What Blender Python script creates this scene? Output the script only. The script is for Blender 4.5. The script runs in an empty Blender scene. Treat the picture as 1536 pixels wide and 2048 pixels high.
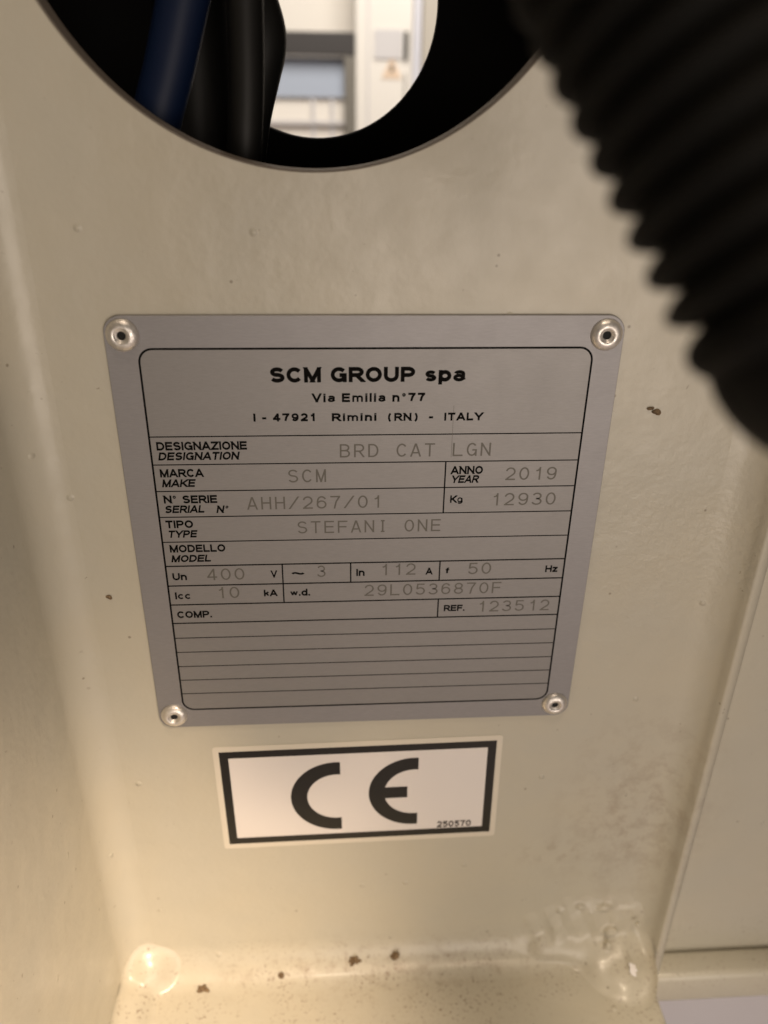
import bpy, bmesh, math, random
import numpy as np
from mathutils import Vector, Matrix, noise

S = 0.001                      # everything below is written in millimetres
C = bpy.context.scene.collection
sc = bpy.context.scene
random.seed(7)

# ------------------------------------------------------------------ camera
CAM = Vector((-7.605, -162.580, 91.804))
right = Vector((0.99799188, -0.06180012, 0.01389057))
down = Vector((-0.01596441, -0.45762236, -0.88900333))
fwd = Vector((0.06129715, 0.88699635, -0.45769))
cam = bpy.data.objects.new('camera', bpy.data.cameras.new('camera'))
C.objects.link(cam)
m = Matrix.Identity(4)
for i in range(3):
    m[i][0] = right[i]; m[i][1] = -down[i]; m[i][2] = -fwd[i]; m[i][3] = CAM[i] * S
cam.matrix_world = m
cd = cam.data
cd.sensor_fit = 'VERTICAL'; cd.sensor_height = 24.0; cd.sensor_width = 18.0
cd.lens = 24.0 * 1620 / 2048
cd.clip_start = 0.004; cd.clip_end = 60
cd.dof.use_dof = True
cd.dof.focus_distance = 0.180
cd.dof.aperture_fstop = 7.6
sc.camera = cam

# ------------------------------------------------------------------ world, lamps, exposure
W = bpy.data.worlds.new('World'); sc.world = W; W.use_nodes = True
bg = W.node_tree.nodes['Background']
bg.inputs[0].default_value = (1.0, 0.85, 0.72, 1); bg.inputs[1].default_value = 0.15

def area(name, loc, target, size, power, col, size_y=None, spread=180):
    l = bpy.data.lights.new(name, 'AREA'); l.energy = power; l.color = col
    l.size = size * S
    if size_y: l.shape = 'RECTANGLE'; l.size_y = size_y * S
    l.spread = math.radians(spread)
    o = bpy.data.objects.new(name, l); C.objects.link(o)
    o.location = Vector(loc) * S
    d = (Vector(target) - Vector(loc)).normalized()
    o.rotation_euler = d.to_track_quat('-Z', 'Y').to_euler()
    return o

area('hall_lamp', (-19, -344, 900), (0, 0, -80), 70, 2.2, (1.0, 0.80, 0.61))
area('front_fill', (200, -760, -60), (0, 0, 0), 460, 3.3, (1.0, 0.865, 0.745))  # unseen soft fill added to light the panel from the front
area('back_hall_lamp', (40, 250, 420), (30, 650, 90), 300, 4.4, (1.0, 0.94, 0.86))
def spot(name, loc, target, power, deg, col, rad=30):
    l = bpy.data.lights.new(name, 'SPOT'); l.energy = power; l.color = col
    l.spot_size = math.radians(deg); l.spot_blend = 1.0; l.shadow_soft_size = rad * S
    o = bpy.data.objects.new(name, l); C.objects.link(o); o.location = Vector(loc) * S
    o.rotation_euler = (Vector(target) - Vector(loc)).normalized().to_track_quat('-Z', 'Y').to_euler()
spot('ledge_fill_spot', (130, -330, 330), (-74, -46, -150), 25.0, 23, (1.0, 0.76, 0.54))  # unseen spot added to brighten the left wall and ledge end
spot('ledge_fill_spot', (110, -300, 420), (88, -54, -152), 14.0, 12, (1.0, 0.80, 0.58))  # unseen spot added to brighten the right ledge corner

sc.view_settings.view_transform = 'Standard'
sc.view_settings.look = 'None'
sc.view_settings.exposure = -0.35
sc.view_settings.gamma = 1
sc.view_settings.use_curve_mapping = False
sc.cycles.max_bounces = 8

# ------------------------------------------------------------------ object helpers
def link(name, bm, mats, parent=None, smooth=True):
    me = bpy.data.meshes.new(name); bm.to_mesh(me); bm.free()
    for x in (mats if isinstance(mats, (list, tuple)) else [mats]): me.materials.append(x)
    if smooth:
        for p in me.polygons: p.use_smooth = True
    o = bpy.data.objects.new(name, me); C.objects.link(o)
    if parent: o.parent = parent; o.matrix_parent_inverse = Matrix.Identity(4)
    return o

def tag(o, label=None, cat=None, group=None, kind=None):
    if label: o['label'] = label
    if cat: o['category'] = cat
    if group: o['group'] = group
    if kind: o['kind'] = kind
    return o

def empty(name, loc, label, cat, group=None):
    o = bpy.data.objects.new(name, None); C.objects.link(o)
    o.location = Vector(loc) * S; o.empty_display_size = 0.01
    return tag(o, label, cat, group)

def V(bm, x, y, z): return bm.verts.new((x * S, y * S, z * S))

def box(bm, x0, x1, y0, y1, z0, z1):
    v = [V(bm, x, y, z) for x in (x0, x1) for y in (y0, y1) for z in (z0, z1)]
    for f in ((0, 1, 3, 2), (4, 6, 7, 5), (0, 4, 5, 1), (2, 3, 7, 6), (0, 2, 6, 4), (1, 5, 7, 3)):
        bm.faces.new([v[i] for i in f])

def bevel(bm, w, seg=2):
    bmesh.ops.recalc_face_normals(bm, faces=bm.faces)
    bmesh.ops.bevel(bm, geom=list(bm.edges), offset=w * S, segments=seg, affect='EDGES', profile=0.5)

def extrude_profile(bm, pts, axis_pts):
    """pts: list of offsets functions -> rows; axis_pts: list of rows of 3-D points with equal length"""
    rows = [[V(bm, *p) for p in r] for r in axis_pts]
    for a, b in zip(rows, rows[1:]):
        for i in range(len(a) - 1):
            bm.faces.new((a[i], a[i + 1], b[i + 1], b[i]))
    return rows

def tube(bm, path, radii, n=24, cap=True):
    P = [Vector(p) for p in path]
    up = None; rings = []
    for i, p in enumerate(P):
        t = (P[min(i + 1, len(P) - 1)] - P[max(i - 1, 0)]).normalized()
        if up is None:
            up = t.orthogonal().normalized()
        up = (up - t * up.dot(t)).normalized(); s = t.cross(up)
        r = radii[i] if isinstance(radii, (list, tuple)) else radii
        rings.append([V(bm, *(p + (up * math.cos(a) + s * math.sin(a)) * r))
                      for a in [2 * math.pi * k / n for k in range(n)]])
    for a, b in zip(rings, rings[1:]):
        for k in range(n):
            bm.faces.new((a[k], a[(k + 1) % n], b[(k + 1) % n], b[k]))
    if cap:
        bm.faces.new(rings[0][::-1]); bm.faces.new(rings[-1])
    bmesh.ops.recalc_face_normals(bm, faces=bm.faces)

def catmull(pts, per=10):
    P = [Vector(p) for p in pts]; P = [2 * P[0] - P[1]] + P + [2 * P[-1] - P[-2]]
    out = []
    for i in range(1, len(P) - 2):
        for k in range(per):
            t = k / per
            a, b, c, d = P[i - 1:i + 3]
            out.append(0.5 * ((2 * b) + (c - a) * t + (2 * a - 5 * b + 4 * c - d) * t * t + (3 * b - a - 3 * c + d) * t ** 3))
    out.append(P[-2]); return out

def blob(bm, c, r, amp=0.15, freq=0.25, seed=0, sub=4):
    t = bmesh.ops.create_icosphere(bm, subdivisions=sub, radius=1.0)
    for v in t['verts']:
        d = v.co.copy()
        k = 1 + amp * noise.noise(Vector((d.x * r[0], d.y * r[1], d.z * r[2])) * freq + Vector((seed, seed * 1.7, 0)))
        v.co = Vector((c[0] + d.x * r[0] * k, c[1] + d.y * r[1] * k, c[2] + d.z * r[2] * k)) * S

# ------------------------------------------------------------------ materials
def mat(name, col, rough=0.5, metal=0.0, spec=0.5, **kw):
    mt = bpy.data.materials.new(name); mt.use_nodes = True
    b = mt.node_tree.nodes['Principled BSDF']
    b.inputs['Base Color'].default_value = (*col, 1)
    b.inputs['Roughness'].default_value = rough
    b.inputs['Metallic'].default_value = metal
    b.inputs['Specular IOR Level'].default_value = spec
    for k, v in kw.items(): b.inputs[k.replace('_', ' ')].default_value = v
    return mt

class N:
    def __init__(s, mt): s.t = mt.node_tree; s.b = s.t.nodes['Principled BSDF']
    def add(s, ty, **kw):
        n = s.t.nodes.new(ty)
        for k, v in kw.items(): setattr(n, k, v)
        return n
    def lk(s, a, b): s.t.links.new(a, b)
    def coord(s, scale=1000.0, sx=1, sy=1, sz=1):
        g = s.add('ShaderNodeNewGeometry'); mp = s.add('ShaderNodeMapping')
        mp.inputs['Scale'].default_value = (scale * sx, scale * sy, scale * sz)
        s.lk(g.outputs['Position'], mp.inputs['Vector']); return mp.outputs[0]      # millimetres in the place
    def noise(s, v, scale, detail=4, rough=0.5, dist=0):
        n = s.add('ShaderNodeTexNoise'); n.inputs['Scale'].default_value = scale
        n.inputs['Detail'].default_value = detail; n.inputs['Roughness'].default_value = rough
        n.inputs['Distortion'].default_value = dist
        s.lk(v, n.inputs['Vector']); return n.outputs['Fac']
    def ramp(s, f, a, b, c0=0.0, c1=1.0):
        r = s.add('ShaderNodeMapRange'); r.inputs[1].default_value = a; r.inputs[2].default_value = b
        r.inputs[3].default_value = c0; r.inputs[4].default_value = c1; r.clamp = True
        s.lk(f, r.inputs[0]); return r.outputs[0]
    def math(s, op, a, b=None):
        n = s.add('ShaderNodeMath', operation=op)
        for i, x in enumerate((a, b)):
            if x is None: continue
            if isinstance(x, (int, float)): n.inputs[i].default_value = x
            else: s.lk(x, n.inputs[i])
        return n.outputs[0]
    def mix(s, f, a, b):
        n = s.add('ShaderNodeMix', data_type='RGBA'); 
        if isinstance(f, (int, float)): n.inputs[0].default_value = f
        else: s.lk(f, n.inputs[0])
        for i, x in ((6, a), (7, b)):
            if isinstance(x, tuple): n.inputs[i].default_value = (*x, 1)
            else: s.lk(x, n.inputs[i])
        return n.outputs[2]
    def near(s, v, c, r0, r1, squash=(1, 1, 1)):
        sub = s.add('ShaderNodeVectorMath', operation='SUBTRACT'); s.lk(v, sub.inputs[0]); sub.inputs[1].default_value = c
        mu = s.add('ShaderNodeVectorMath', operation='MULTIPLY'); s.lk(sub.outputs[0], mu.inputs[0]); mu.inputs[1].default_value = squash
        ln = s.add('ShaderNodeVectorMath', operation='LENGTH'); s.lk(mu.outputs[0], ln.inputs[0])
        return s.ramp(ln.outputs['Value'], r0, r1, 1, 0)
    def bump(s, h, strength, dist, prev=None):
        n = s.add('ShaderNodeBump'); n.inputs['Strength'].default_value = strength; n.inputs['Distance'].default_value = dist * S
        s.lk(h, n.inputs['Height'])
        if prev: s.lk(prev, n.inputs['Normal'])
        return n.outputs[0]

def paint_material():
    mt = mat('cream_enamel', (0.56, 0.53, 0.41), 0.38)
    n = N(mt); v = n.coord()
    base = n.mix(n.ramp(n.noise(v, 0.03, 3), .35, .65), (0.53, 0.495, 0.40), (0.51, 0.485, 0.405))
    # scattered fine dirt specks
    sp = n.math('MULTIPLY', n.ramp(n.noise(v, 0.55, 2, .6), .70, .76), n.ramp(n.noise(v, .06, 2), .48, .6))
    base = n.mix(n.math('MULTIPLY', sp, .55), base, (0.16, 0.11, 0.06))
    # smeared grime low on the right and along the ledge
    g1 = n.math('MULTIPLY', n.near(v, (78, 0, -92), 6, 36, (1.2, 1, .75)), n.ramp(n.noise(v, .16, 6, .72, .15), .46, .72))
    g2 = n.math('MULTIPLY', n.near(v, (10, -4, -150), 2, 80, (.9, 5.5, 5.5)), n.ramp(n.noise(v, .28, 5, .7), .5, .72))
    g3 = n.math('MULTIPLY', n.near(v, (56, 0, -106), 1, 12, (.7, 1, 1.5)), n.ramp(n.noise(v, .25, 4), .5, .75))
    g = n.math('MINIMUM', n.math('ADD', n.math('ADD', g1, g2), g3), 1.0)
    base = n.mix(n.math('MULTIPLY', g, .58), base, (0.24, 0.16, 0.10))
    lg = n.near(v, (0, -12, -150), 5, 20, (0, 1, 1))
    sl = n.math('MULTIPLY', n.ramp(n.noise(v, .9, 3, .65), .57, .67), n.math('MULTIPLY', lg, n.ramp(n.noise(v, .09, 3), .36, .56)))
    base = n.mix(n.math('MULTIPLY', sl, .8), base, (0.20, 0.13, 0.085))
    # tiny dark pits
    pit = n.add('ShaderNodeTexVoronoi', feature='F1'); pit.inputs['Scale'].default_value = 0.13; n.lk(v, pit.inputs['Vector'])
    pm = n.ramp(pit.outputs['Distance'], .035, .06, 1, 0)
    base = n.mix(n.math('MULTIPLY', pm, .55), base, (0.13, 0.09, 0.05))
    n.lk(base, n.b.inputs['Base Color'])
    n.lk(n.ramp(n.noise(v, .12, 4), .3, .7, .30, .44), n.b.inputs['Roughness'])
    b = n.bump(n.noise(v, 0.9, 3, .6), .35, .12)
    b = n.bump(n.noise(v, 0.09, 3), .35, 1.6, b)
    nib = n.add('ShaderNodeTexVoronoi', feature='F1'); nib.inputs['Scale'].default_value = 0.075; n.lk(v, nib.inputs['Vector'])
    nm = n.add('ShaderNodeMapRange', interpolation_type='SMOOTHSTEP'); n.lk(nib.outputs['Distance'], nm.inputs[0])
    for q, val in ((1, .02), (2, .075), (3, 1.0), (4, 0.0)): nm.inputs[q].default_value = val
    b = n.bump(nm.outputs[0], .9, .28, b)
    wz = n.math('MULTIPLY', n.near(v, (74, 0, -2), 8, 40), n.noise(v, .55, 3, .6))
    b = n.bump(wz, .8, .35, b)
    n.lk(b, n.b.inputs['Normal'])
    n.b.inputs['Coat Weight'].default_value = 0.15
    n.b.inputs['Coat Roughness'].default_value = 0.15
    return mt
M_paint = paint_material()

M_rim = mat('dark_hole_rim', (0.17, 0.145, 0.12), .6)  # darker grey-brown for the rim of the round hole
def plate_material(name, c, rough):
    mt = mat(name, c, rough, 0.55)
    n = N(mt); v = n.coord(); vb = n.coord(1000, .25, 1, 3)
    g = n.noise(vb, 2.2, 3, .7)
    n.lk(n.mix(n.ramp(g, .3, .7), tuple(x * .93 for x in c), tuple(min(1, x * 1.06) for x in c)), n.b.inputs['Base Color'])
    n.lk(n.ramp(n.noise(v, .15, 4), .3, .7, rough - .015, rough + .015), n.b.inputs['Roughness'])
    n.lk(n.bump(n.noise(v, 3.5, 2), .12, .05), n.b.inputs['Normal'])
    return mt
M_plate = plate_material('anodised_aluminium', (0.288, 0.281, 0.287), .50)
M_field = plate_material('anodised_dim_field', (0.268, 0.260, 0.256), .50)  # weaker satin reflection of the inner field put into its colour
M_ink = mat('black_ink', (0.004, 0.0035, 0.003), .7, spec=.06)
M_engr = mat('engraved_metal', (0.120, 0.112, 0.096), .55, .2)
M_rivet = mat('rivet_aluminium', (0.74, 0.71, 0.67), .35, .9)
n = N(M_rivet); v_ = n.coord()
n.lk(n.ramp(n.noise(v_, 1.2, 4),   .3, .7, .32, .55), n.b.inputs['Roughness'])
n.lk(n.bump(n.noise(v_, 1.0, 3), .4, .25), n.b.inputs['Normal'])
M_hole = mat('rivet_bore', (0.006, 0.006, 0.006), .8)
M_stick = mat('white_vinyl', (0.78, 0.74, 0.715), .22)
n = N(M_stick); v_ = n.coord(); n.lk(n.bump(n.noise(v_, .06, 2), .3, .6), n.b.inputs['Normal'])
M_stickink = mat('black_gloss_print', (0.012, 0.011, 0.009), .22, spec=.4)
M_clear = mat('clear_vinyl_edge', (0.70, 0.65, 0.55), .25)
M_rubber = mat('black_rubber', (0.006, 0.006, 0.0055), .5, spec=.3)
M_conduit = mat('black_conduit_plastic', (0.0045, 0.0043, 0.0036), .65, spec=.12)
M_blue = mat('blue_hose_plastic', (0.003, 0.010, 0.036), .5, spec=.25)
M_black = mat('black_and_inner_dark', (0.004, 0.004, 0.004), .75, spec=.1)  # interior darkness painted on inner plate and ring; slot handle truly black
M_dirt = mat('brown_dirt', (0.10, 0.062, 0.028), .8)
n = N(M_dirt); v_ = n.coord(); n.lk(n.mix(n.ramp(n.noise(v_, 1.5, 4), .35, .65), (0.22, .15, .08), (.09, .058, .03)), n.b.inputs['Base Color'])
M_glint = mat('white_glint', (0.85, 0.82, 0.80), .2)  # white of a specular glint, given to a small flake

# ------------------------------------------------------------------ machine panel
panel = empty('machine_housing', (0, 0, -142), 'cream painted steel panel with large round hole, curved ledge and welded corners', 'machine panel')
PO = Vector((0, 0, 142))          # children are written in world millimetres, so undo the base offset
def pchild(name, bm, mats, parent=panel, smooth=True):
    for v in bm.verts: v.co -= Vector((0, 0, -142)) * S
    return link(name, bm, mats, parent, smooth)

XL, XR, ZB, ZT = -64.5, 81.0, -140.0, 215.0
HC, HR = Vector((-10.55, 0, 131.3)), 52.15

def panel_face():
    bm = bmesh.new(); n = 160
    cor = [math.atan2(z - HC.z, x - HC.x) for x in (XL, XR) for z in (ZB, ZT)]
    ang = sorted([2 * math.pi * k / n - math.pi for k in range(n)] + cor)
    def rim(r, y): return [V(bm, HC.x + r * math.cos(a), y, HC.z + r * math.sin(a)) for a in ang]
    def outer():
        o = []
        for a in ang:
            c, s = math.cos(a), math.sin(a); t = 1e9
            if c > 1e-9: t = min(t, (XR - HC.x) / c)
            if c < -1e-9: t = min(t, (XL - HC.x) / c)
            if s > 1e-9: t = min(t, (ZT - HC.z) / s)
            if s < -1e-9: t = min(t, (ZB - HC.z) / s)
            o.append((HC.x + c * t, HC.z + s * t))
        return o
    O = outer()
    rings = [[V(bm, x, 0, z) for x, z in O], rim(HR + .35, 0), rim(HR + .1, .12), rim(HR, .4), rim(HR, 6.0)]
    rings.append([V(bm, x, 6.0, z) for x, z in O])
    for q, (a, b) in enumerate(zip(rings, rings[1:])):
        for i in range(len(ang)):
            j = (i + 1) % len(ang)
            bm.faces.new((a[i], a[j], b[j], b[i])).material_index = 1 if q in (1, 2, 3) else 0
    bmesh.ops.recalc_face_normals(bm, faces=bm.faces)
    # normals outward (front towards -y)
    return bm
o = pchild('panel_face', panel_face(), (M_paint, M_rim))
for p in o.data.polygons: p.use_smooth = False
# bend, ledge: profile in (y, z), drawn along x
def ledge():
    bm = bmesh.new()
    prof = [(0, ZB)]
    R = 10.0
    for k in range(1, 15):
        a = math.pi / 2 * k / 14
        prof.append((-R + R * math.cos(a), ZB - R * math.sin(a)))
    prof += [(-12, -150.0), (-16, -150.1), (-22, -150.2), (-32, -150.4), (-45, -150.7), (-62, -151.0), (-63, -151.4), (-63.3, -152.2), (-63.3, -156)]
    xs = [-78, -70, -60, -45, -30, -15, 0, 15, 30, 45, 60, 70, 80, 85.5, 87.2, 87.9, 88.1]
    dz = [0] * 13 + [0, -.25, -.8, -4.5]
    rows = [[(x, y, z + d) if i > 0 else (x, y, z + d) for i, (y, z) in enumerate(prof)] for x, d in zip(xs, dz)]
    extrude_profile(bm, None, rows)
    bmesh.ops.recalc_face_normals(bm, faces=bm.faces)
    if sum(f.normal.z for f in bm.faces) < 0: bmesh.ops.reverse_faces(bm, faces=bm.faces)
    return bm
pchild('ledge', ledge(), M_paint)
def side(curve, z0, z1, flip):
    bm = bmesh.new()
    zs = [z0 + (z1 - z0) * k / 24 for k in range(25)]
    extrude_profile(bm, None, [[(x, y, z) for x, y in curve] for z in zs])
    bmesh.ops.recalc_face_normals(bm, faces=bm.faces)
    return bm
R = 8.5
lc = [(XL - R * math.sin(a), -R + R * math.cos(a)) for a in [math.pi / 2 * k / 12 for k in range(13)]] + [(-73.0, -14), (-73.05, -60), (-73.05, -95), (-76, -95)]
pchild('side_wall', side(lc, -160, ZT, 1), M_paint)
rc = [(81, 0), (83, -.15), (85, -.65), (87, -1.7), (88.6, -3.1), (89.7, -4.8), (90.2, -6.6), (90.5, -6.9), (91, -7), (93, -6.6), (93, 6)]
pchild('edge_flange', side(rc, -158, ZT, 1), M_paint)
# welds: beads melted smoothly into the panel, wall and ledge (surface nets over a distance field)
def smin(a, b, k):
    h = np.clip(.5 + .5 * (b - a) / k, 0, 1); return b + (a - b) * h - k * h * (1 - h)
def ell(X, Y, Z, c, r):
    q = np.sqrt(((X - c[0]) / r[0]) ** 2 + ((Y - c[1]) / r[1]) ** 2 + ((Z - c[2]) / r[2]) ** 2)
    return (q - 1) * min(r)
def cap(X, Y, Z, a, b, r0, r1):
    a, b = np.array(a, float), np.array(b, float); d = b - a
    t = np.clip(((X - a[0]) * d[0] + (Y - a[1]) * d[1] + (Z - a[2]) * d[2]) / (d @ d), 0, 1)
    return np.sqrt((X - a[0] - t * d[0]) ** 2 + (Y - a[1] - t * d[1]) ** 2 + (Z - a[2] - t * d[2]) ** 2) - (r0 + (r1 - r0) * t)
def fillet(a, b, r):                  # union of two half-spaces with a round inside corner
    u, v = np.maximum(r - a, 0), np.maximum(r - b, 0)
    return np.maximum(r, np.minimum(a, b)) - np.sqrt(u * u + v * v)
def wob(X, Y, Z, f, s):
    return np.sin(X * f + s) * np.sin(Y * f * 1.3 + s * 2) + np.sin(Z * f * 1.1 + s * 3 + X * f * .6) * np.sin(X * f * 1.7 - Y * f)
def surface_net(base, bead, lo, hi, h, k, keep):
    ax = [np.arange(lo[i], hi[i] + h, h) for i in range(3)]
    X, Y, Z = np.meshgrid(*ax, indexing='ij')
    B = bead(X, Y, Z); Fv = smin(base(X, Y, Z) + .22, B, k)
    sg = Fv < 0; n = Fv.shape
    acc = np.zeros((n[0] - 1, n[1] - 1, n[2] - 1, 3)); cnt = np.zeros(acc.shape[:3])
    G3 = np.stack([X, Y, Z], -1)
    cr = [(i, j, k_) for i in (0, 1) for j in (0, 1) for k_ in (0, 1)]
    sl = lambda c: tuple(slice(c[q], n[q] - 1 + c[q]) for q in range(3))
    for a in cr:
        for q in range(3):
            if a[q]: continue
            b = list(a); b[q] = 1; b = tuple(b)
            fa, fb = Fv[sl(a)], Fv[sl(b)]; m_ = (fa < 0) != (fb < 0)
            t = np.where(m_, fa / np.where(m_, fa - fb, 1), 0)[..., None]
            acc += np.where(m_[..., None], G3[sl(a)] * (1 - t) + G3[sl(b)] * t, 0); cnt += m_
    act = (cnt > 0)
    pos = acc / np.maximum(cnt, 1)[..., None]
    ok = act & (B[:-1, :-1, :-1] < keep)
    bm = bmesh.new(); idx = {}
    for c in np.argwhere(ok):
        c = tuple(int(x) for x in c); idx[c] = V(bm, *[float(v) for v in pos[c]])
    for q in range(3):
        u, v = (q + 1) % 3, (q + 2) % 3
        a = [slice(None)] * 3; b = [slice(None)] * 3; a[q] = slice(0, -1); b[q] = slice(1, None)
        for c in np.argwhere(sg[tuple(a)] != sg[tuple(b)]):
            cs = []
            for du, dv in ((0, 0), (-1, 0), (-1, -1), (0, -1)):
                e = [int(x) for x in c]; e[u] += du; e[v] += dv; cs.append(idx.get(tuple(e)))
            if None in cs: continue
            c = tuple(c); bm.faces.new(cs if sg[c] else cs[::-1])
    bmesh.ops.smooth_vert(bm, verts=bm.verts, factor=.5, use_axis_x=True, use_axis_y=True, use_axis_z=True)
    return bm
def base_l(X, Y, Z): return fillet(fillet(-Y, X + 73.0, 8.5), Z + 150.1, 10.0)
def bead_l(X, Y, Z):
    w = .12 * wob(X, Y, Z, .4, 1.0)
    head = ell(X, Y, Z, (-67.6, 1.6, -151.0), (10.6, 10.4, 11.2))
    strip = cap(X, Y, Z, (-70.4, -8.5, -151.8), (-71.8, -70, -152.8), 6.4, 7.0)
    return smin(head, strip, 2.0) + w
pchild('weld_bead', surface_net(base_l, bead_l, (-82, -66, -158), (-54, 3, -128), .6, 3.2, 3.4), M_paint)
def base_r(X, Y, Z): return fillet(fillet(-Y, 90.4 - X, 8.5), Z + 150.1, 10.0)
def bead_r(X, Y, Z):
    d = ell(X, Y, Z, (71, .8, -137.5), (18, 3.0, 10.0)) + .40 * wob(X, Y, Z, .38, 2.0) + .09 * wob(X, Y, Z, 1.1, 4.0)
    d = smin(d, ell(X, Y, Z, (80.0, -4.0, -151.6), (13, 14, 6.2)) + .12 * wob(X, Y, Z, .3, 1.0), 6.0)
    d = smin(d, ell(X, Y, Z, (66, -.4, -147.2), (17, 4.6, 3.6)) + .25 * wob(X, Y, Z, .3, 3.0), 5.0)
    for c, r in (((76.2, -2.9, -138.6), (2.1, 1.5, 1.7)), ((77.3, -3.7, -137.8), (.9, .9, .9)), ((75.2, -4.9, -142.6), (1.1, 1.1, 1.7)), ((73.5, -1.4, -129.6), (2.4, .9, 1.1)), ((66, -1.2, -129.0), (1.3, .7, .9)),
                 ((80.0, -.6, -131.5), (2.2, .8, 1.0)), ((69.5, -1.5, -131.2), (1.0, .8, .7)), ((60.0, -.6, -131.0), (1.0, .7, .7)), ((84.0, -3.6, -135.0), (.9, .9, .9))):
        d = smin(d, ell(X, Y, Z, c, r), .6)
    return d
pchild('weld_bead', surface_net(base_r, bead_r, (32, -22, -159), (89.9, 2.5, -122), .5, 1.6, 1.8), M_paint)

# ------------------------------------------------------------------ lettering engine: every stroke is a flat ribbon
def arc(cx, cy, rx, ry, a0, a1, k=14):
    return [(cx + rx * math.cos(math.radians(a0 + (a1 - a0) * i / k)), cy + ry * math.sin(math.radians(a0 + (a1 - a0) * i / k))) for i in range(k + 1)]
XH = .69
def G():
    g = {}
    # ('p', points, cap) polyline ribbon; cap s = square ends, b = butt; ('d', p, q) diagonal cut at the base and top lines
    O = lambda: arc(.5, .5, .5, .5, 90, 450, 32)
    Sx = arc(.5, .755, .47, .245, 18, 270, 14)[:-1] + arc(.5, .255, .5, .255, 90, -160, 14)
    g['S'] = (.70, [('p', Sx, 'b')])
    g['C'] = (.76, [('p', arc(.53, .5, .53, .5, 38, 322, 26), 'b')])
    g['G'] = (.80, [('p', arc(.52, .5, .52, .5, 40, 335, 26), 'b'), ('p', [(.56, .46), (1, .46)], 'b'), ('p', [(1, .46), (1, 0)], 's')])
    g['O'] = (.82, [('o', O(), 'b')]); 
    g['0'] = (.60, [('o', O(), 'b')])
    g['M'] = (.86, [('p', [(0, 0), (0, 1)], 's'), ('p', [(1, 0), (1, 1)], 's'), ('d', (.02, 1), (.5, 0)), ('d', (.98, 1), (.5, 0))])
    g['N'] = (.74, [('p', [(0, 0), (0, 1)], 's'), ('p', [(1, 0), (1, 1)], 's'), ('d', (.02, 1), (.98, 0))])
    bowl = lambda y0, y1, x=1: [(0, y1), (.55 * x, y1)] + arc(.55 * x, (y0 + y1) / 2, .45 * x, (y1 - y0) / 2, 90, -90, 12) + [(0, y0)]
    st = ('p', [(0, 0), (0, 1)], 's')
    g['R'] = (.74, [st, ('p', bowl(.46, 1), 'b'), ('d', (.52, .46), (1, 0))])
    g['P'] = (.70, [st, ('p', bowl(.43, 1), 'b')])
    g['B'] = (.72, [st, ('p', bowl(.52, 1, .93), 'b'), ('p', bowl(0, .52), 'b')])
    g['D'] = (.76, [st, ('p', [(0, 1), (.42, 1)] + arc(.42, .5, .58, .5, 90, -90, 18) + [(0, 0)], 'b')])
    g['U'] = (.74, [('p', [(0, 1), (0, .4)] + arc(.5, .4, .5, .4, 180, 360, 16) + [(1, 1)], 's')])
    g['E'] = (.66, [st, ('p', [(0, 1), (1, 1)], 's'), ('p', [(0, .52), (.92, .52)], 's'), ('p', [(0, 0), (1, 0)], 's')])
    g['F'] = (.62, [st, ('p', [(0, 1), (1, 1)], 's'), ('p', [(0, .5), (.88, .5)], 's')])
    g['L'] = (.60, [st, ('p', [(0, 0), (1, 0)], 's')])
    g['I'] = (.0, [st]); g['l'] = (.0, [st])
    g['T'] = (.68, [('p', [(.5, 0), (.5, 1)], 's'), ('p', [(0, 1), (1, 1)], 's')])
    g['H'] = (.74, [st, ('p', [(1, 0), (1, 1)], 's'), ('p', [(0, .52), (1, .52)], 'b')])
    g['A'] = (.80, [('d', (-.02, 0), (.46, 1)), ('d', (1.02, 0), (.54, 1)), ('p', [(.2, .27), (.8, .27)], 'b')])
    g['V'] = (.76, [('d', (-.02, 1), (.48, 0)), ('d', (1.02, 1), (.52, 0))])
    g['Y'] = (.76, [('d', (-.02, 1), (.5, .38)), ('d', (1.02, 1), (.5, .38)), ('p', [(.5, 0), (.5, .42)], 's')])
    g['Z'] = (.70, [('p', [(0, 1), (1, 1)], 's'), ('d', (1, 1), (0, 0)), ('p', [(0, 0), (1, 0)], 's')])
    g['K'] = (.74, [st, ('d', (1, 1), (.0, .32)), ('d', (.30, .56), (1, 0))])
    g['1'] = (.32, [('p', [(1, 0), (1, 1)], 's'), ('p', [(0, .74), (.55, .78), (1, .95)], 'b')])
    g['2'] = (.58, [('p', arc(.5, .68, .5, .32, 170, -20, 12) + [(.85, .45), (.08, .06)], 'b'), ('p', [(0, 0), (1, 0)], 's')])
    g['3'] = (.58, [('p', arc(.48, .75, .46, .25, 160, -90, 12)[:] + arc(.48, .26, .52, .26, 90, -165, 14), 'b')])
    g['4'] = (.62, [('p', [(.74, 0), (.74, 1)], 's'), ('p', [(.70, .98), (.0, .26)], 'b'), ('p', [(0, .24), (1, .24)], 's')])
    g['5'] = (.58, [('p', [(.92, 1), (.14, 1)], 's'), ('p', [(.14, 1.02), (.06, .5)], 'b'), ('p', [(.06, .5)] + arc(.48, .32, .52, .32, 140, -160, 16), 'b')])
    g['6'] = (.58, [('o', arc(.5, .31, .5, .31, 90, 450, 24), 'b'), ('p', [(0, .31), (.02, .6)] + arc(.52, .64, .48, .36, 170, 25, 10), 'b')])
    g['7'] = (.58, [('p', [(0, 1), (1, 1)], 's'), ('p', [(1, 1), (.6, .55), (.38, -.08)], 'b')])
    g['8'] = (.58, [('o', arc(.5, .755, .44, .245, 90, 450, 24), 'b'), ('o', arc(.5, .255, .5, .255, 90, 450, 24), 'b')])
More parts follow.
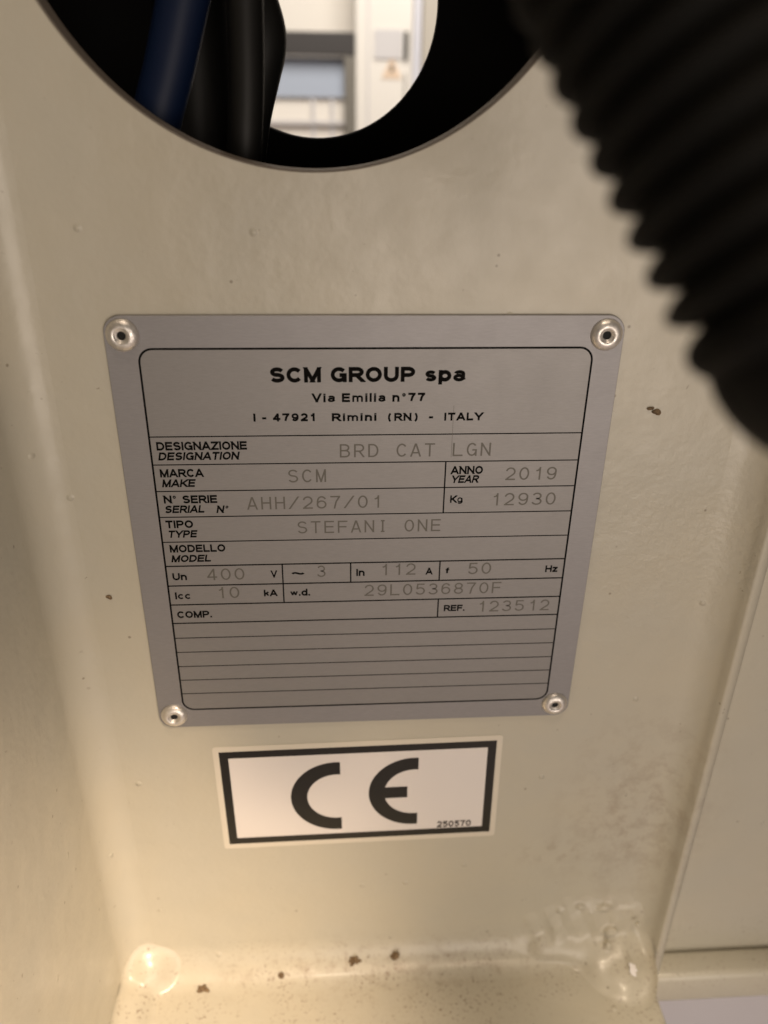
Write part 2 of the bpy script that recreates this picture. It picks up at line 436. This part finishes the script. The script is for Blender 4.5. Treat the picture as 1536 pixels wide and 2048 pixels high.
    g['9'] = (.58, [('o', arc(.5, .69, .5, .31, 90, 450, 24), 'b'), ('p', [(1, .69), (.98, .4)] + arc(.48, .36, .48, .36, -10, -155, 10), 'b')])
    g['-'] = (.24, [('p', [(0, .38), (1, .38)], 's')])
    g['('] = (.36, [('p', arc(1.1, .42, 1.1, .76, 120, 240, 12), 'b')])
    g[')'] = (.36, [('p', arc(-.1, .42, 1.1, .76, 60, -60, 12), 'b')])
    g['/'] = (.50, [('d', (0, 0), (1, 1))])
    g['.'] = (.0, [('p', [(0, 0), (0, .001)], 's')])
    g['\u00b0'] = (.26, [('o', arc(.5, .86, .5, .17, 90, 450, 18), 'b')])
    g['~'] = (.9, [('p', [(0, .36)] + [(i / 12, .42 + .10 * math.sin(2 * math.pi * i / 12)) for i in range(1, 12)] + [(1, .48)], 'b')])
    x = XH
    g['s'] = (.54, [('p', arc(.5, x * .75, .46, x * .25, 20, 270, 12)[:-1] + arc(.5, x * .25, .5, x * .25, 90, -160, 12), 'b')])
    ring = lambda cx=.5: ('o', arc(cx, x / 2, .5, x / 2, 90, 450, 24), 'b')
    g['p'] = (.60, [('p', [(0, -.26), (0, x)], 's'), ring()])
    g['d'] = (.60, [('p', [(1, 0), (1, 1)], 's'), ring()])
    g['g'] = (.60, [('p', [(1, x), (1, -.08)] + arc(.5, -.06, .5, .20, 0, -155, 12), 'b'), ring()])
    g['c'] = (.56, [('p', arc(.53, x / 2, .53, x / 2, 42, 318, 20), 'b')])
    g['a'] = (.60, [('p', [(.04, x * .80)] + arc(.47, x * .74, .46, x * .27, 150, 0, 10) + [(.93, .16), (1.04, -.02)], 'b'), ('o', arc(.44, x * .26, .46, x * .28, 90, 450, 20), 'b')])
    g['i'] = (.0, [('p', [(0, 0), (0, x)], 's'), ('p', [(0, .91), (0, 1.12)], 'b')])
    g['n'] = (.56, [('p', [(0, 0), (0, x)], 's'), ('p', arc(.5, x * .6, .5, x * .4, 180, 0, 14) + [(1, 0)], 's')])
    g['m'] = (.98, [('p', [(0, 0), (0, x)], 's'), ('p', arc(.25, x * .64, .25, x * .36, 180, 0, 12) + [(.5, 0)], 's'), ('p', arc(.75, x * .64, .25, x * .36, 180, 0, 12) + [(1, 0)], 's')])
    g['f'] = (.36, [('p', [(.42, 0), (.42, .76)] + arc(.96, .78, .54, .22, 180, 95, 6), 'b'), ('p', [(0, x - .02), (1, x - .02)], 'b')])
    g['z'] = (.52, [('p', [(0, x), (1, x)], 's'), ('p', [(1, x), (0, 0)], 'b'), ('p', [(0, 0), (1, 0)], 's')])
    g['k'] = (.54, [st, ('p', [(1, x), (.05, .28)], 'b'), ('p', [(.35, .5), (1, 0)], 'b')])
    g['w'] = (.84, [('p', [(0, x), (.26, 0)], 'b'), ('p', [(.26, 0), (.5, x)], 'b'), ('p', [(.5, x), (.74, 0)], 'b'), ('p', [(.74, 0), (1, x)], 'b')])
    return g
GL = G()

def clip(poly, y, sign):
    out = []
    for i in range(len(poly)):
        a, b = poly[i], poly[(i + 1) % len(poly)]
        da, db = sign * (a[1] - y), sign * (b[1] - y)
        if da >= 0: out.append(a)
        if (da < 0) != (db < 0):
            t = da / (da - db); out.append((a[0] + (b[0] - a[0]) * t, a[1] + (b[1] - a[1]) * t))
    return out

def text_polys(s, w, gap, space, mono=None):
    """ribbon quads of one line of text, in units of the cap height; returns [polygon], width"""
    res = []; x = 0.0; layer = 0
    for ch in s:
        if ch == ' ': x += (mono if mono else space); continue
        gw, strokes = GL[ch]
        if mono:
            if ch == 'I': strokes = strokes + [('p', [(-.24, 1), (.24, 1)], 'b'), ('p', [(-.24, 0), (.24, 0)], 'b')]
            gw = mono * .60; W_ = gw if ch not in '1.' else gw * .45
            ox = x + gw / 2 if ch == 'I' else (x + (gw - W_) / 2 if ch in '1.' else x)
            adv = mono
        else:
            W_ = gw; ox = x; adv = gw + w + gap
        W0 = w; ws = w * (.55 if ch == '\u00b0' else .70 if ch in 'gf' else .86 if ch in 'aescmw' else 1.0)
        mp = lambda p: (ox + w / 2 + p[0] * W_, w / 2 + p[1] * (1 - w))
        for st in strokes:
            layer += 1
            if st[0] == 'd':
                a, b = Vector(mp(st[1])), Vector(mp(st[2]))
                d = (b - a).normalized(); nn = Vector((-d.y, d.x)) * ws / 2
                a2, b2 = a - d * ws, b + d * ws
                top, bot = max(a.y, b.y), min(a.y, b.y)
                q = [tuple(a2 + nn), tuple(a2 - nn), tuple(b2 - nn), tuple(b2 + nn)]
                lo = 0 if bot < ws * .8 else bot - ws * .1; hi = 1 if top > 1 - ws * .8 else top
                q = clip(clip(q, lo, 1), hi, -1)
                res.append((q, layer % 4)); continue
            P = [Vector(mp(p)) for p in st[1]]
            closed = st[0] == 'o'
            P = [p for i, p in enumerate(P) if i == 0 or (p - P[i - 1]).length > 1e-4]
            if closed: P = P[:-1]
            elif st[2] == 's':
                P[0] = P[0] + (P[0] - P[1]).normalized() * ws / 2
                P[-1] = P[-1] + (P[-1] - P[-2]).normalized() * ws / 2
            k = len(P); Lf, Rt = [], []
            for i in range(k):
                if closed: t0, t1 = P[i] - P[i - 1], P[(i + 1) % k] - P[i]
                else:
                    t0 = P[i] - P[i - 1] if i else P[1] - P[0]; t1 = P[i + 1] - P[i] if i < k - 1 else P[-1] - P[-2]
                t0 = t0.normalized(); t1 = t1.normalized(); t = (t0 + t1)
                t = t.normalized() if t.length > 1e-6 else t0
                nn = Vector((-t.y, t.x)); sc_ = 1 / max(.5, nn.dot(Vector((-t1.y, t1.x))))
                Lf.append(P[i] + nn * ws / 2 * sc_); Rt.append(P[i] - nn * ws / 2 * sc_)
            for i in range(k if closed else k - 1):
                j = (i + 1) % k
                res.append(([tuple(Lf[i]), tuple(Rt[i]), tuple(Rt[j]), tuple(Lf[j])], layer % 4))
        x += adv
    xs = [p[0] for q, _ in res for p in q]
    return res, min(xs), max(xs)

def write(s, x0, x1, zb, h, w=.17, gap=.10, space=.36, italic=0.0, y=-.8, mono=None, jitter=0, rot=0.0, cx=0, cz=0, bm=None):
    bm = bm or bmesh.new()
    polys, lo, hi = text_polys(s, w, gap, space, mono)
    extra = italic * h
    kx = (x1 - x0 - extra) / (hi - lo)
    for q, layer in polys:
        vs = []
        if len(q) < 3: continue
        for px, pz in q:
            X = x0 + (px - lo) * kx + italic * pz * h; Z = zb + pz * h
            if rot:
                X, Z = cx + (X - cx) * math.cos(rot) - (Z - cz) * math.sin(rot), cz + (X - cx) * math.sin(rot) + (Z - cz) * math.cos(rot)
            vs.append(V(bm, X, y - .006 * layer, Z))
        f = bm.faces.new(vs); f.normal_update()
        if f.normal.y > 0: f.normal_flip()
    return bm

# ------------------------------------------------------------------ rating plate
plate = empty('rating_plate', (0, 0, 0), 'grey aluminium rating plate riveted to the cream panel, printed with boxed machine data', 'rating plate')
def rrect(x0, x1, z0, z1, r, n=8):
    pts = []
    for cx, cz, a in ((x1 - r, z1 - r, 0), (x0 + r, z1 - r, 90), (x0 + r, z0 + r, 180), (x1 - r, z0 + r, 270)):
        for k in range(n + 1):
            t = math.radians(a + 90 * k / n); pts.append((cx + r * math.cos(t), cz + r * math.sin(t)))
    return pts
def slab(bm, pts, y0, y1, edge=0.0):
    a = [V(bm, x, y0, z) for x, z in pts]; bm.faces.new(a)
    cx = sum(p[0] for p in pts) / len(pts); cz = sum(p[1] for p in pts) / len(pts)
    b = [V(bm, x + (edge if x > cx else -edge), y0 + edge, z + (edge if z > cz else -edge)) for x, z in pts]
    c = [V(bm, p.co.x / S, y1, p.co.z / S) for p in b]
    for u, v in ((a, b), (b, c)):
        for i in range(len(a)):
            j = (i + 1) % len(a); bm.faces.new((u[i], v[i], v[j], u[j]))
    bm.faces.new(c[::-1])
    bmesh.ops.recalc_face_normals(bm, faces=bm.faces)
bm = bmesh.new(); slab(bm, rrect(-52.6, 52.55, -52.55, 52.5, 3.6), -.8, -.02, .09)
link('plate_body', bm, M_plate, plate, False)
FX0, FX1, FZ0, FZ1 = -46.35, 46.55, -46.95, 45.9
bm = bmesh.new(); slab(bm, rrect(FX0, FX1, FZ0, FZ1, 2.8), -.812, -.79)
link('inner_field', bm, M_field, plate, False)
YI = -.83
# frame line and grid
rows = [26.99, 20.54, 14.23, 7.87, 1.53, -4.8, -10.1, -15.36, -20.6, -24.9, -29.1, -33.4, -37.6, -41.85]
bm = bmesh.new()
def ring_line(pts_o, pts_i, y):
    a = [V(bm, x, y, z) for x, z in pts_o]; b = [V(bm, x, y, z) for x, z in pts_i]
    for i in range(len(a)):
        j = (i + 1) % len(a); f = bm.faces.new((a[i], b[i], b[j], a[j])); f.normal_update()
        if f.normal.y > 0: f.normal_flip()
lw = .42
ring_line(rrect(FX0 - lw / 2, FX1 + lw / 2, FZ0 - lw / 2, FZ1 + lw / 2, 3.0), rrect(FX0 + lw / 2, FX1 - lw / 2, FZ0 + lw / 2, FZ1 - lw / 2, 2.6), YI)
def rect(x0, x1, z0, z1, y):
    f = bm.faces.new([V(bm, *p) for p in ((x0, y, z0), (x1, y, z0), (x1, y, z1), (x0, y, z1))]); f.normal_update()
    if f.normal.y > 0: f.normal_flip()
for i, z in enumerate(rows):
    t = .26 if i < 5 else (.34 if i < 9 else .24)
    rect(FX0, FX1, z - t / 2, z + t / 2, YI + .006)
for x, za, zb in ((17.0, 20.54, 7.87), (-19.8, -4.8, -15.36), (-4.0, -4.8, -10.1), (16.88, -4.8, -10.1), (16.95, -15.36, -20.6)):
    rect(x - .16, x + .16, zb, za, YI + .003)
link('printed_grid', bm, M_ink, plate, False)
def heading(*a, **k): link('heading_text', write(*a, y=YI, **k), M_ink, plate, False)
heading('SCM GROUP spa', -20.3, 20.25, 38.75, 3.25, w=.26, gap=.13, space=.52)
heading('Via Emilia n\u00b077', -12.0, 11.85, 34.42, 1.95, w=.25, gap=.24, space=.50)
heading('I - 47921', -24.25, -11.4, 30.24, 1.8, w=.25, gap=.24, space=.52)
heading('Rimini', -7.8, 1.65, 30.17, 1.8, w=.25, gap=.24)
heading('(RN)', 4.1, 10.45, 30.12, 1.8, w=.25, gap=.18)
heading('-', 12.86, 13.75, 30.12, 1.8, w=.25)
heading('ITALY', 16.15, 24.7, 30.08, 1.8, w=.25, gap=.20)
def lab(s, x0, x1, z, h=1.95, it=0, **k):
    k.setdefault('w', .235); k.setdefault('gap', .10)
    link('field_label', write(s, x0, x1, z, h, italic=it, y=YI, **k), M_ink, plate, False)
I_ = .21
for a in [('DESIGNAZIONE', -45.05, -26.0, 23.9), ('MARCA', -45.1, -35.6, 17.6), ('N\u00b0', -45.1, -42.2, 11.3), ('SERIE', -40.8, -33.3, 11.25), ('TIPO', -45.15, -39.1, 5.1), ('MODELLO', -45.0, -32.45, -1.15), ('COMP.', -45.05, -36.95, -19.1), ('REF.', 18.4, 23.45, -18.9, 1.78), ('ANNO', 18.1, 25.35, 17.45),
          ('Un', -45.05, -41.8, -8.55, 1.92), ('V', -22.6, -21.0, -8.35, 1.92), ('~', -17.8, -14.7, -8.2, 1.9), ('In', -2.7, -.75, -8.4, 1.92), ('A', 13.55, 15.3, -8.4, 1.85), ('f', 18.3, 19.2, -8.37, 1.85), ('Hz', 42.1, 45.05, -8.42, 1.85), ('Icc', -45.0, -41.5, -13.77, 1.92), ('kA', -24.4, -21.15, -13.5, 1.85), ('w.d.', -18.25, -13.6, -13.54, 1.92), ('Kg', 18.25, 21.3, 10.4, 1.85)]:
    lab(*a)
for s, x0, x1, z in [('DESIGNATION', -45.0, -27.4, 21.6), ('MAKE', -45.0, -37.5, 15.25), ('SERIAL', -45.0, -36.0, 8.9), ('N\u00b0', -33.9, -30.9, 8.75), ('TYPE', -45.0, -38.25, 2.67), ('MODEL', -45.0, -35.6, -3.72), ('YEAR', 18.15, 24.95, 15.3)]:
    lab(s, x0, x1, z, 1.86, I_)
def eng(s, x0, x1, z, h=3.1, **k):
    link('engraved_value', write(s, x0, x1, z, h, w=.112, mono=.92, y=-.815, **k), M_engr, plate, False)
for a in [('BRD CAT LGN', -6.2, 26.85, 21.8), ('SCM', -17.5, -9.25, 15.97), ('AHH/267/01', -26.9, 2.45, 9.45), ('2019', 30.5, 42.0, 15.84), ('12930', 28.25, 42.5, 9.54), ('STEFANI ONE', -15.9, 16.55, 3.2),
          ('400', -37.15, -28.6, -8.73), ('3', -11.8, -9.85, -8.47), ('112', 3.4, 11.2, -8.35), ('50', 23.65, 29.1, -8.55), ('10', -34.85, -30.1, -13.75), ('29L0536870F', -.75, 31.9, -14.0), ('123512', 27.05, 44.15, -19.3)]:
    eng(*a)
# long fine scratch across the heading
bm = bmesh.new(); rect(18.05, 18.13, 21.5, 33.5, YI + .002)
link('scratch', bm, M_engr, plate, False)
# rivets
def rivet():
    bm = bmesh.new(); prof = [(3.35, -.80), (3.33, -1.05), (3.1, -1.5), (2.6, -1.95), (2.0, -2.2), (1.55, -2.22), (1.35, -2.05), (1.15, -1.75), (.92, -1.75), (.88, -1.3)]
    n = 40; rings = []
    for r, y in prof: rings.append([V(bm, r * math.cos(2 * math.pi * k / n), y, r * math.sin(2 * math.pi * k / n)) for k in range(n)])
    for a, b in zip(rings, rings[1:]):
        for k in range(n): bm.faces.new((a[k], a[(k + 1) % n], b[(k + 1) % n], b[k]))
    bmesh.ops.recalc_face_normals(bm, faces=bm.faces)
    if sum(f.normal.y * f.calc_area() for f in bm.faces) > 0: bmesh.ops.reverse_faces(bm, faces=bm.faces)
    return bm
def bore():
    bm = bmesh.new(); n = 24
    bm.faces.new([V(bm, 1.0 * math.cos(-2 * math.pi * k / n), -1.4, 1.0 * math.sin(-2 * math.pi * k / n)) for k in range(n)])
    return bm
r0 = link('rivet', rivet(), M_rivet, plate); b0 = link('rivet_bore', bore(), M_hole, r0, False)
for i, (x, z, a) in enumerate([(-48.95, 48.75, 0), (48.9, 48.6, 2.1), (48.85, -48.5, 4.0), (-48.85, -48.6, 1.2)]):
    r = r0 if i == 0 else r0.copy()
    if i:
        C.objects.link(r); b = b0.copy(); C.objects.link(b); b.parent = r
    r.location = (x * S, 0, z * S); r.rotation_euler = (math.radians(random.uniform(-4, 4)), a, math.radians(random.uniform(-4, 4)))

# ------------------------------------------------------------------ conformity sticker
stk = empty('conformity_sticker', (-1.8, 0, -79), 'white rectangular sticker with thick black frame and large black CE letters, below the grey plate', 'sticker')
A0 = math.radians(.75)
def sframe(name, shape, mats):
    bm = bmesh.new(); shape(bm)
    return link(name, bm, mats, stk, False)
stk.rotation_euler = (0, -A0, 0)          # stuck on slightly turned
def quad(bm, x0, x1, z0, z1, y):
    f = bm.faces.new([V(bm, *p) for p in ((x0, y, z0), (x1, y, z0), (x1, y, z1), (x0, y, z1))]); f.normal_update()
    if f.normal.y > 0: f.normal_flip()
sframe('backing', lambda bm: slab(bm, rrect(-38.5, 38.5, -18.95, 18.95, .8, 4), -.13, -.02), M_clear)
sframe('white_field', lambda bm: quad(bm, -36.3, 36.3, -16.7, 16.7, -.145), M_stick)
def fr(bm):
    o, i = (36.95, 17.2), (34.6, 14.85)
    quad(bm, -o[0], o[0], i[1], o[1], -.155); quad(bm, -o[0], o[0], -o[1], -i[1], -.155)
    quad(bm, -o[0], -i[0], -i[1], i[1], -.155); quad(bm, i[0], o[0], -i[1], i[1], -.155)
sframe('black_frame', fr, M_stickink)
def cletter(bm, cx, cz, ro, ri, tip):
    n = 40
    def pts(r):
        a0 = math.acos(max(-1, min(1, tip / r)))
        return [(cx + r * math.cos(a), cz + r * math.sin(a)) for a in [a0 + (2 * math.pi - 2 * a0) * k / n for k in range(n + 1)]]
    P, Q = pts(ro), pts(ri)
    for i in range(n):
        f = bm.faces.new([V(bm, x, -.16, z) for x, z in (P[i], Q[i], Q[i + 1], P[i + 1])]); f.normal_update()
        if f.normal.y > 0: f.normal_flip()
sframe('letter', lambda bm: cletter(bm, -6.3, -.6, 12.6, 8.1, 1.1), M_stickink)
def eletter(bm):
    cletter(bm, 14.9, -.15, 12.5, 8.2, 1.1)
    f = quad(bm, 5.2, 13.1, -2.2, 1.95, -.163)
sframe('letter', eletter, M_stickink)
bm = write('250570', 21.7, 31.4, -14.5, 2.4, w=.22, gap=.12, y=-.16)
link('print_number', bm, M_stickink, stk, False)

# ------------------------------------------------------------------ inside the round hole
rear = empty('rear_plate', (0, 70, -30), 'inner plate with a smaller round hole, behind the panel, its darkness painted black', 'plate')
def rear_mesh():
    bm = bmesh.new(); n = 96; c = (-10.47, 112.04)
    def rg(r, y): return [V(bm, c[0] + r * math.cos(2 * math.pi * k / n), y - 70, c[1] + r * math.sin(2 * math.pi * k / n) + 30) for k in range(n)]
    rings = [rg(190, 70), rg(30.8, 70), rg(30.5, 70.3), rg(30.5, 73), rg(190, 73)]
    for a, b in zip(rings, rings[1:]):
        for k in range(n): bm.faces.new((a[k], a[(k + 1) % n], b[(k + 1) % n], b[k]))
    bmesh.ops.recalc_face_normals(bm, faces=bm.faces); return bm
link('plate_sheet', rear_mesh(), M_black, rear, False)
bm = bmesh.new()
n_ = 64
a = [V(bm, -10 + 125 * math.cos(2 * math.pi * k / n_), 6.5 - 70, 112 + 30 + 125 * math.sin(2 * math.pi * k / n_)) for k in range(n_)]
b = [V(bm, -10 + 125 * math.cos(2 * math.pi * k / n_), 69.5 - 70, 112 + 30 + 125 * math.sin(2 * math.pi * k / n_)) for k in range(n_)]
for k in range(n_): bm.faces.new((a[k], a[(k + 1) % n_], b[(k + 1) % n_], b[k]))
link('light_block_ring', bm, M_black, rear, True)  # ring added to keep hall light from leaking into the hollow

def hose(name, pts, rad, m_, label, cat='hose'):
    bm = bmesh.new(); P = catmull(pts, 12)
    rr = rad if not isinstance(rad, list) else [p.x for p in catmull([(q, 0, 0) for q in rad], 12)]
    base = Vector(pts[0])
    tube(bm, [p - base for p in P], rr, 32)
    o = link(name, bm, m_); o.location = base * S
    return tag(o, label, cat)
hose('blue_hose', [(-51, 20, 45), (-45, 15, 70), (-41, 13.5, 85.6), (-37.2, 13.5, 96), (-33.2, 13.5, 108), (-28, 14, 124), (-22, 20, 150), (-20, 30, 190)], 4.7, M_blue, 'dark blue hose curving behind the round hole')
hose('black_hose', [(-27, 24, 40), (-25.2, 16, 66), (-24.3, 14, 80), (-23, 13.5, 94), (-22.4, 13.5, 108), (-22, 14, 124), (-22, 20, 160), (-22, 28, 190)], 3.4, M_rubber, 'straight black hose between the blue hose and the bulging one')
hose('bulging_hose', [(-29, 34, 40), (-26, 30, 66), (-23.5, 28, 80), (-22.4, 27, 87), (-21.7, 26, 95), (-20.9, 26, 101.5), (-21.7, 26, 108), (-23.5, 27, 116), (-24, 30, 140), (-24, 34, 190)], [2.6, 2.6, 2.6, 2.9, 4.6, 5.3, 4.6, 3.4, 2.8, 2.8], M_rubber, 'black rubber hose with a bulge against the bright opening')

hose('blocking_hose', [(-40, 46, 30), (-38, 45, 66), (-37, 45, 90), (-36.5, 45, 110), (-36, 46, 150), (-36, 50, 190)], 8.5, M_rubber, 'thick black hose added deepest behind the blue hose to block the bright opening')  # extra hose added to block the bright gap between the others
# ------------------------------------------------------------------ corrugated conduit close to the lens
D = 60.0
def camp(u, v, d): return CAM + d * (fwd + right * ((u - 768) / 1620) + down * ((v - 1024) / 1620))
ed = [(640, -820), (830, -430), (1040, 0), (1192, 310), (1344, 620), (1450, 800), (1620, 930), (1950, 1000)]
HRAD = 10.6
axis = []
for i, (u, v) in enumerate(ed):
    a, b = ed[max(0, i - 1)], ed[min(len(ed) - 1, i + 1)]
    t = Vector((b[0] - a[0], b[1] - a[1])).normalized(); nrm = Vector((t.y, -t.x))
    off = HRAD / D * 1620
    axis.append(camp(u + nrm.x * off, v + nrm.y * off, D + HRAD * .15))
fine = catmull(axis, 60)
bm = bmesh.new()
acc = 0.0; rr = []
for i, p in enumerate(fine):
    if i: acc += (p - fine[i - 1]).length
    ph = (acc / 3.42 + .1) % 1.0
    k = abs(math.cos(math.pi * ph)) ** .8
    rr.append(HRAD - 2.0 + 2.3 * k)
base = fine[0].copy()
tube(bm, [p - base for p in fine], rr, 48)
o = link('corrugated_conduit', bm, M_conduit); o.location = base * S
tag(o, 'black corrugated conduit crossing the upper right in front of the panel, out of focus', 'conduit')

# ------------------------------------------------------------------ frame plate, bracket and floor at the right
bm = bmesh.new(); box(bm, 93.6, 210, 2, 8, -166, 215); bevel(bm, .8)
o = link('frame_plate', bm, M_paint, None, False); tag(o, 'pale cream steel plate standing to the right of the panel edge', 'steel plate')
bm = bmesh.new(); box(bm, 90.5, 150, -7.6, 1.8, -170, -156.5); bevel(bm, 2.2, 3)
o = link('bracket', bm, M_paint, None, True); tag(o, 'short rounded cream bracket below the frame plate, beside the ledge', 'bracket')
M_floor = mat('pale_floor', (0.62, 0.55, 0.55), .5)
n = N(M_floor); v_ = n.coord(); n.lk(n.mix(n.ramp(n.noise(v_, .01, 4), .3, .7), (.74, .66, .67), (.82, .74, .75)), n.b.inputs['Base Color'])
bm = bmesh.new(); f = bm.faces.new([V(bm, *p) for p in ((-3000, -3000, -420), (3000, -3000, -420), (3000, 3000, -420), (-3000, 3000, -420))])
tag(link('floor', bm, M_floor, None, False), 'pale lilac grey workshop floor', 'floor', kind='structure')

# ------------------------------------------------------------------ dirt crumbs, and a white flake standing in for a glint
def crumb(c, r, seed, label, mt=M_dirt, name='dirt_crumb', cat='dirt crumb', group='dirt crumbs stuck on the paint'):
    bm = bmesh.new(); blob(bm, (0, 0, 0), r, .75, 1.1, seed, 4)
    o = link(name, bm, mt); o.location = Vector(c) * S
    return tag(o, label, cat, group)
crumb((61.3, -.2, 32.2), (.7, .3, .4), 1, 'upper piece of the brown crumb pair stuck right of the plate')
crumb((62.7, -.2, 31.2), (.9, .35, .65), 2, 'lower piece of the brown crumb pair stuck right of the plate')
crumb((-60.35, -.2, -13.1), (.75, .35, .6), 3, 'lone brown crumb on the paint left of the plate')
crumb((-49.7, -7.6, -149.7), (1.7, 1.2, .5), 4, 'brown crumb lying on the ledge nearest its left weld')
crumb((-3.7, -3.0, -147.2), (1.7, 1.0, 1.6), 5, 'largest brown crumb in the bend between panel and ledge')
crumb((9.1, -2.5, -146.7), (1.2, .8, 1.7), 6, 'brown crumb in the bend right of the largest crumb')
crumb((-59.6, -1.6, -145.4), (1.3, .6, .7), 7, 'brown crumb beside the rounded left weld')
crumb((-25.9, -5.1, -148.8), (1.0, .9, .9), 8, 'small brown crumb at the foot of the bend, between two larger ones')
bm = bmesh.new(); blob(bm, (0, 0, 0), (1.3, 1.7, .35), .7, .9, 11, 4)
o = link('glint_flake', bm, M_glint); o.location = Vector((81.6, -11.2, -145.6)) * S; o.rotation_euler = (.55, .1, .3)  # glint on the weld modelled as a white flake
tag(o, 'small white flake standing in for a glint on the right corner weld', 'modelled glint')

# ------------------------------------------------------------------ the workshop seen through the holes
K = (650 + 162.58) / (400 + 162.58)
def far(x, z): return CAM.x + (x - CAM.x) * K, CAM.z + (z - CAM.z) * K
def fbox(name, x0, x1, z0, z1, y, th, m_, parent=None, bev=0):
    ax, az = far(x0, z0); bx, bz = far(x1, z1)
    base = parent.location / S if parent else Vector((0, 0, 0))
    bm = bmesh.new(); box(bm, ax - base.x, bx - base.x, y - base.y, y + th - base.y, az - base.z, bz - base.z)
    if bev: bevel(bm, bev)
    else: bmesh.ops.recalc_face_normals(bm, faces=bm.faces)
    return link(name, bm, m_, parent, False)
M_wall = mat('white_wall', (0.82, 0.77, 0.70), .8)
M_cab = mat('cabinet_white', (0.78, 0.74, 0.68), .5)
M_cabg = mat('cabinet_grey', (0.60, 0.58, 0.58), .5)
M_dark = mat('dark_profile', (0.035, 0.030, 0.028), .5)
M_post = mat('grey_profile', (0.17, 0.155, 0.13), .5)
M_blind = mat('blue_grey_glass', (0.42, 0.47, 0.56), .3)
M_strip = mat('bluish_strip', (0.66, 0.66, 0.72), .4)
M_beige = mat('beige_side', (0.46, 0.42, 0.36), .5)
M_yel = mat('warning_yellow', (0.74, 0.57, 0.42), .5)
tag(fbox('back_wall', -200, 260, -300, 330, 720, 20, M_wall), 'white workshop wall seen through the holes', 'wall', kind='structure')
win = empty('machine_window', (*[far(-14, 40)[0], 650], far(-14, 40)[1]), 'dark framed glazed machine window seen through the holes', 'window')
fbox('top_rail', -70, 9.4, 112.6, 125.0, 650, 14, M_dark, win, 1)
fbox('post', 3.2, 9.4, 20, 112.4, 650.5, 14, M_post, win, .6)
fbox('blind', -70, 3.0, 90, 112.3, 664, 3, M_blind, win)
fbox('white_backdrop', -70, 3.0, 20, 89.9, 669, 2, M_wall, win)  # white board added as bright backdrop, since the wall behind is shadowed
fbox('rail', -70, 3.0, 74.6, 76.6, 662, 4, M_cabg, win)
for x in (-18, -6): fbox('glazing_bar', x, x + 2.2, 20, 89.5, 665.5, 3, M_cabg, win)
cab = empty('machine_cabinet', (*[far(25, 20)[0], 645], far(25, 20)[1]), 'white machine cabinet with grey cover and black slot handle seen through the holes', 'cabinet')
fbox('cabinet_body', 9.8, 44.6, 0, 220, 655, 60, M_cab, cab, .8)
fbox('cover_plate', 21, 38, 111.5, 127, 653, 1.8, M_cabg, cab)
fbox('seam', 16.8, 18.0, 0, 220, 654, .8, M_cabg, cab)
fbox('slot_handle', 39.2, 41.6, 111, 126, 651, 3.8, M_black, cab, .4)
fbox('door_gap', 39.8, 40.8, 40, 104, 654, .8, M_post, cab)
fbox('trim_strip', 44.8, 49.2, 0, 220, 648, 60, M_strip, cab, .8)
fbox('side_panel', 49.4, 90, 0, 220, 640, 70, M_beige, cab, .8)
bm = bmesh.new()
cx_, cz_ = far(32, 105)
def tri(bm, r, y, up=0):
    b = cab.location / S
    P = [(cx_ + r * math.cos(t) - b.x, y - b.y, cz_ + up + r * 1.15 * math.sin(t) - b.z) for t in (math.pi / 2, math.pi * 7 / 6, math.pi * 11 / 6)]
    a = [V(bm, *p) for p in P]; c = [V(bm, p[0], p[1] + .6, p[2]) for p in P]
    bm.faces.new(a); bm.faces.new(c[::-1])
    for i in range(3): bm.faces.new((a[i], c[i], c[(i + 1) % 3], a[(i + 1) % 3]))
    bmesh.ops.recalc_face_normals(bm, faces=bm.faces)
tri(bm, 10.5, 654.2)
sg = link('warning_sign', bm, M_yel, cab, False)
bm = bmesh.new(); b = cab.location / S
box(bm, cx_ - 1.2 - b.x, cx_ + 1.2 - b.x, 653.6 - b.y, 654.1 - b.y, cz_ - 1 - b.z, cz_ + 5 - b.z)
link('sign_mark', bm, M_dark, sg, False)
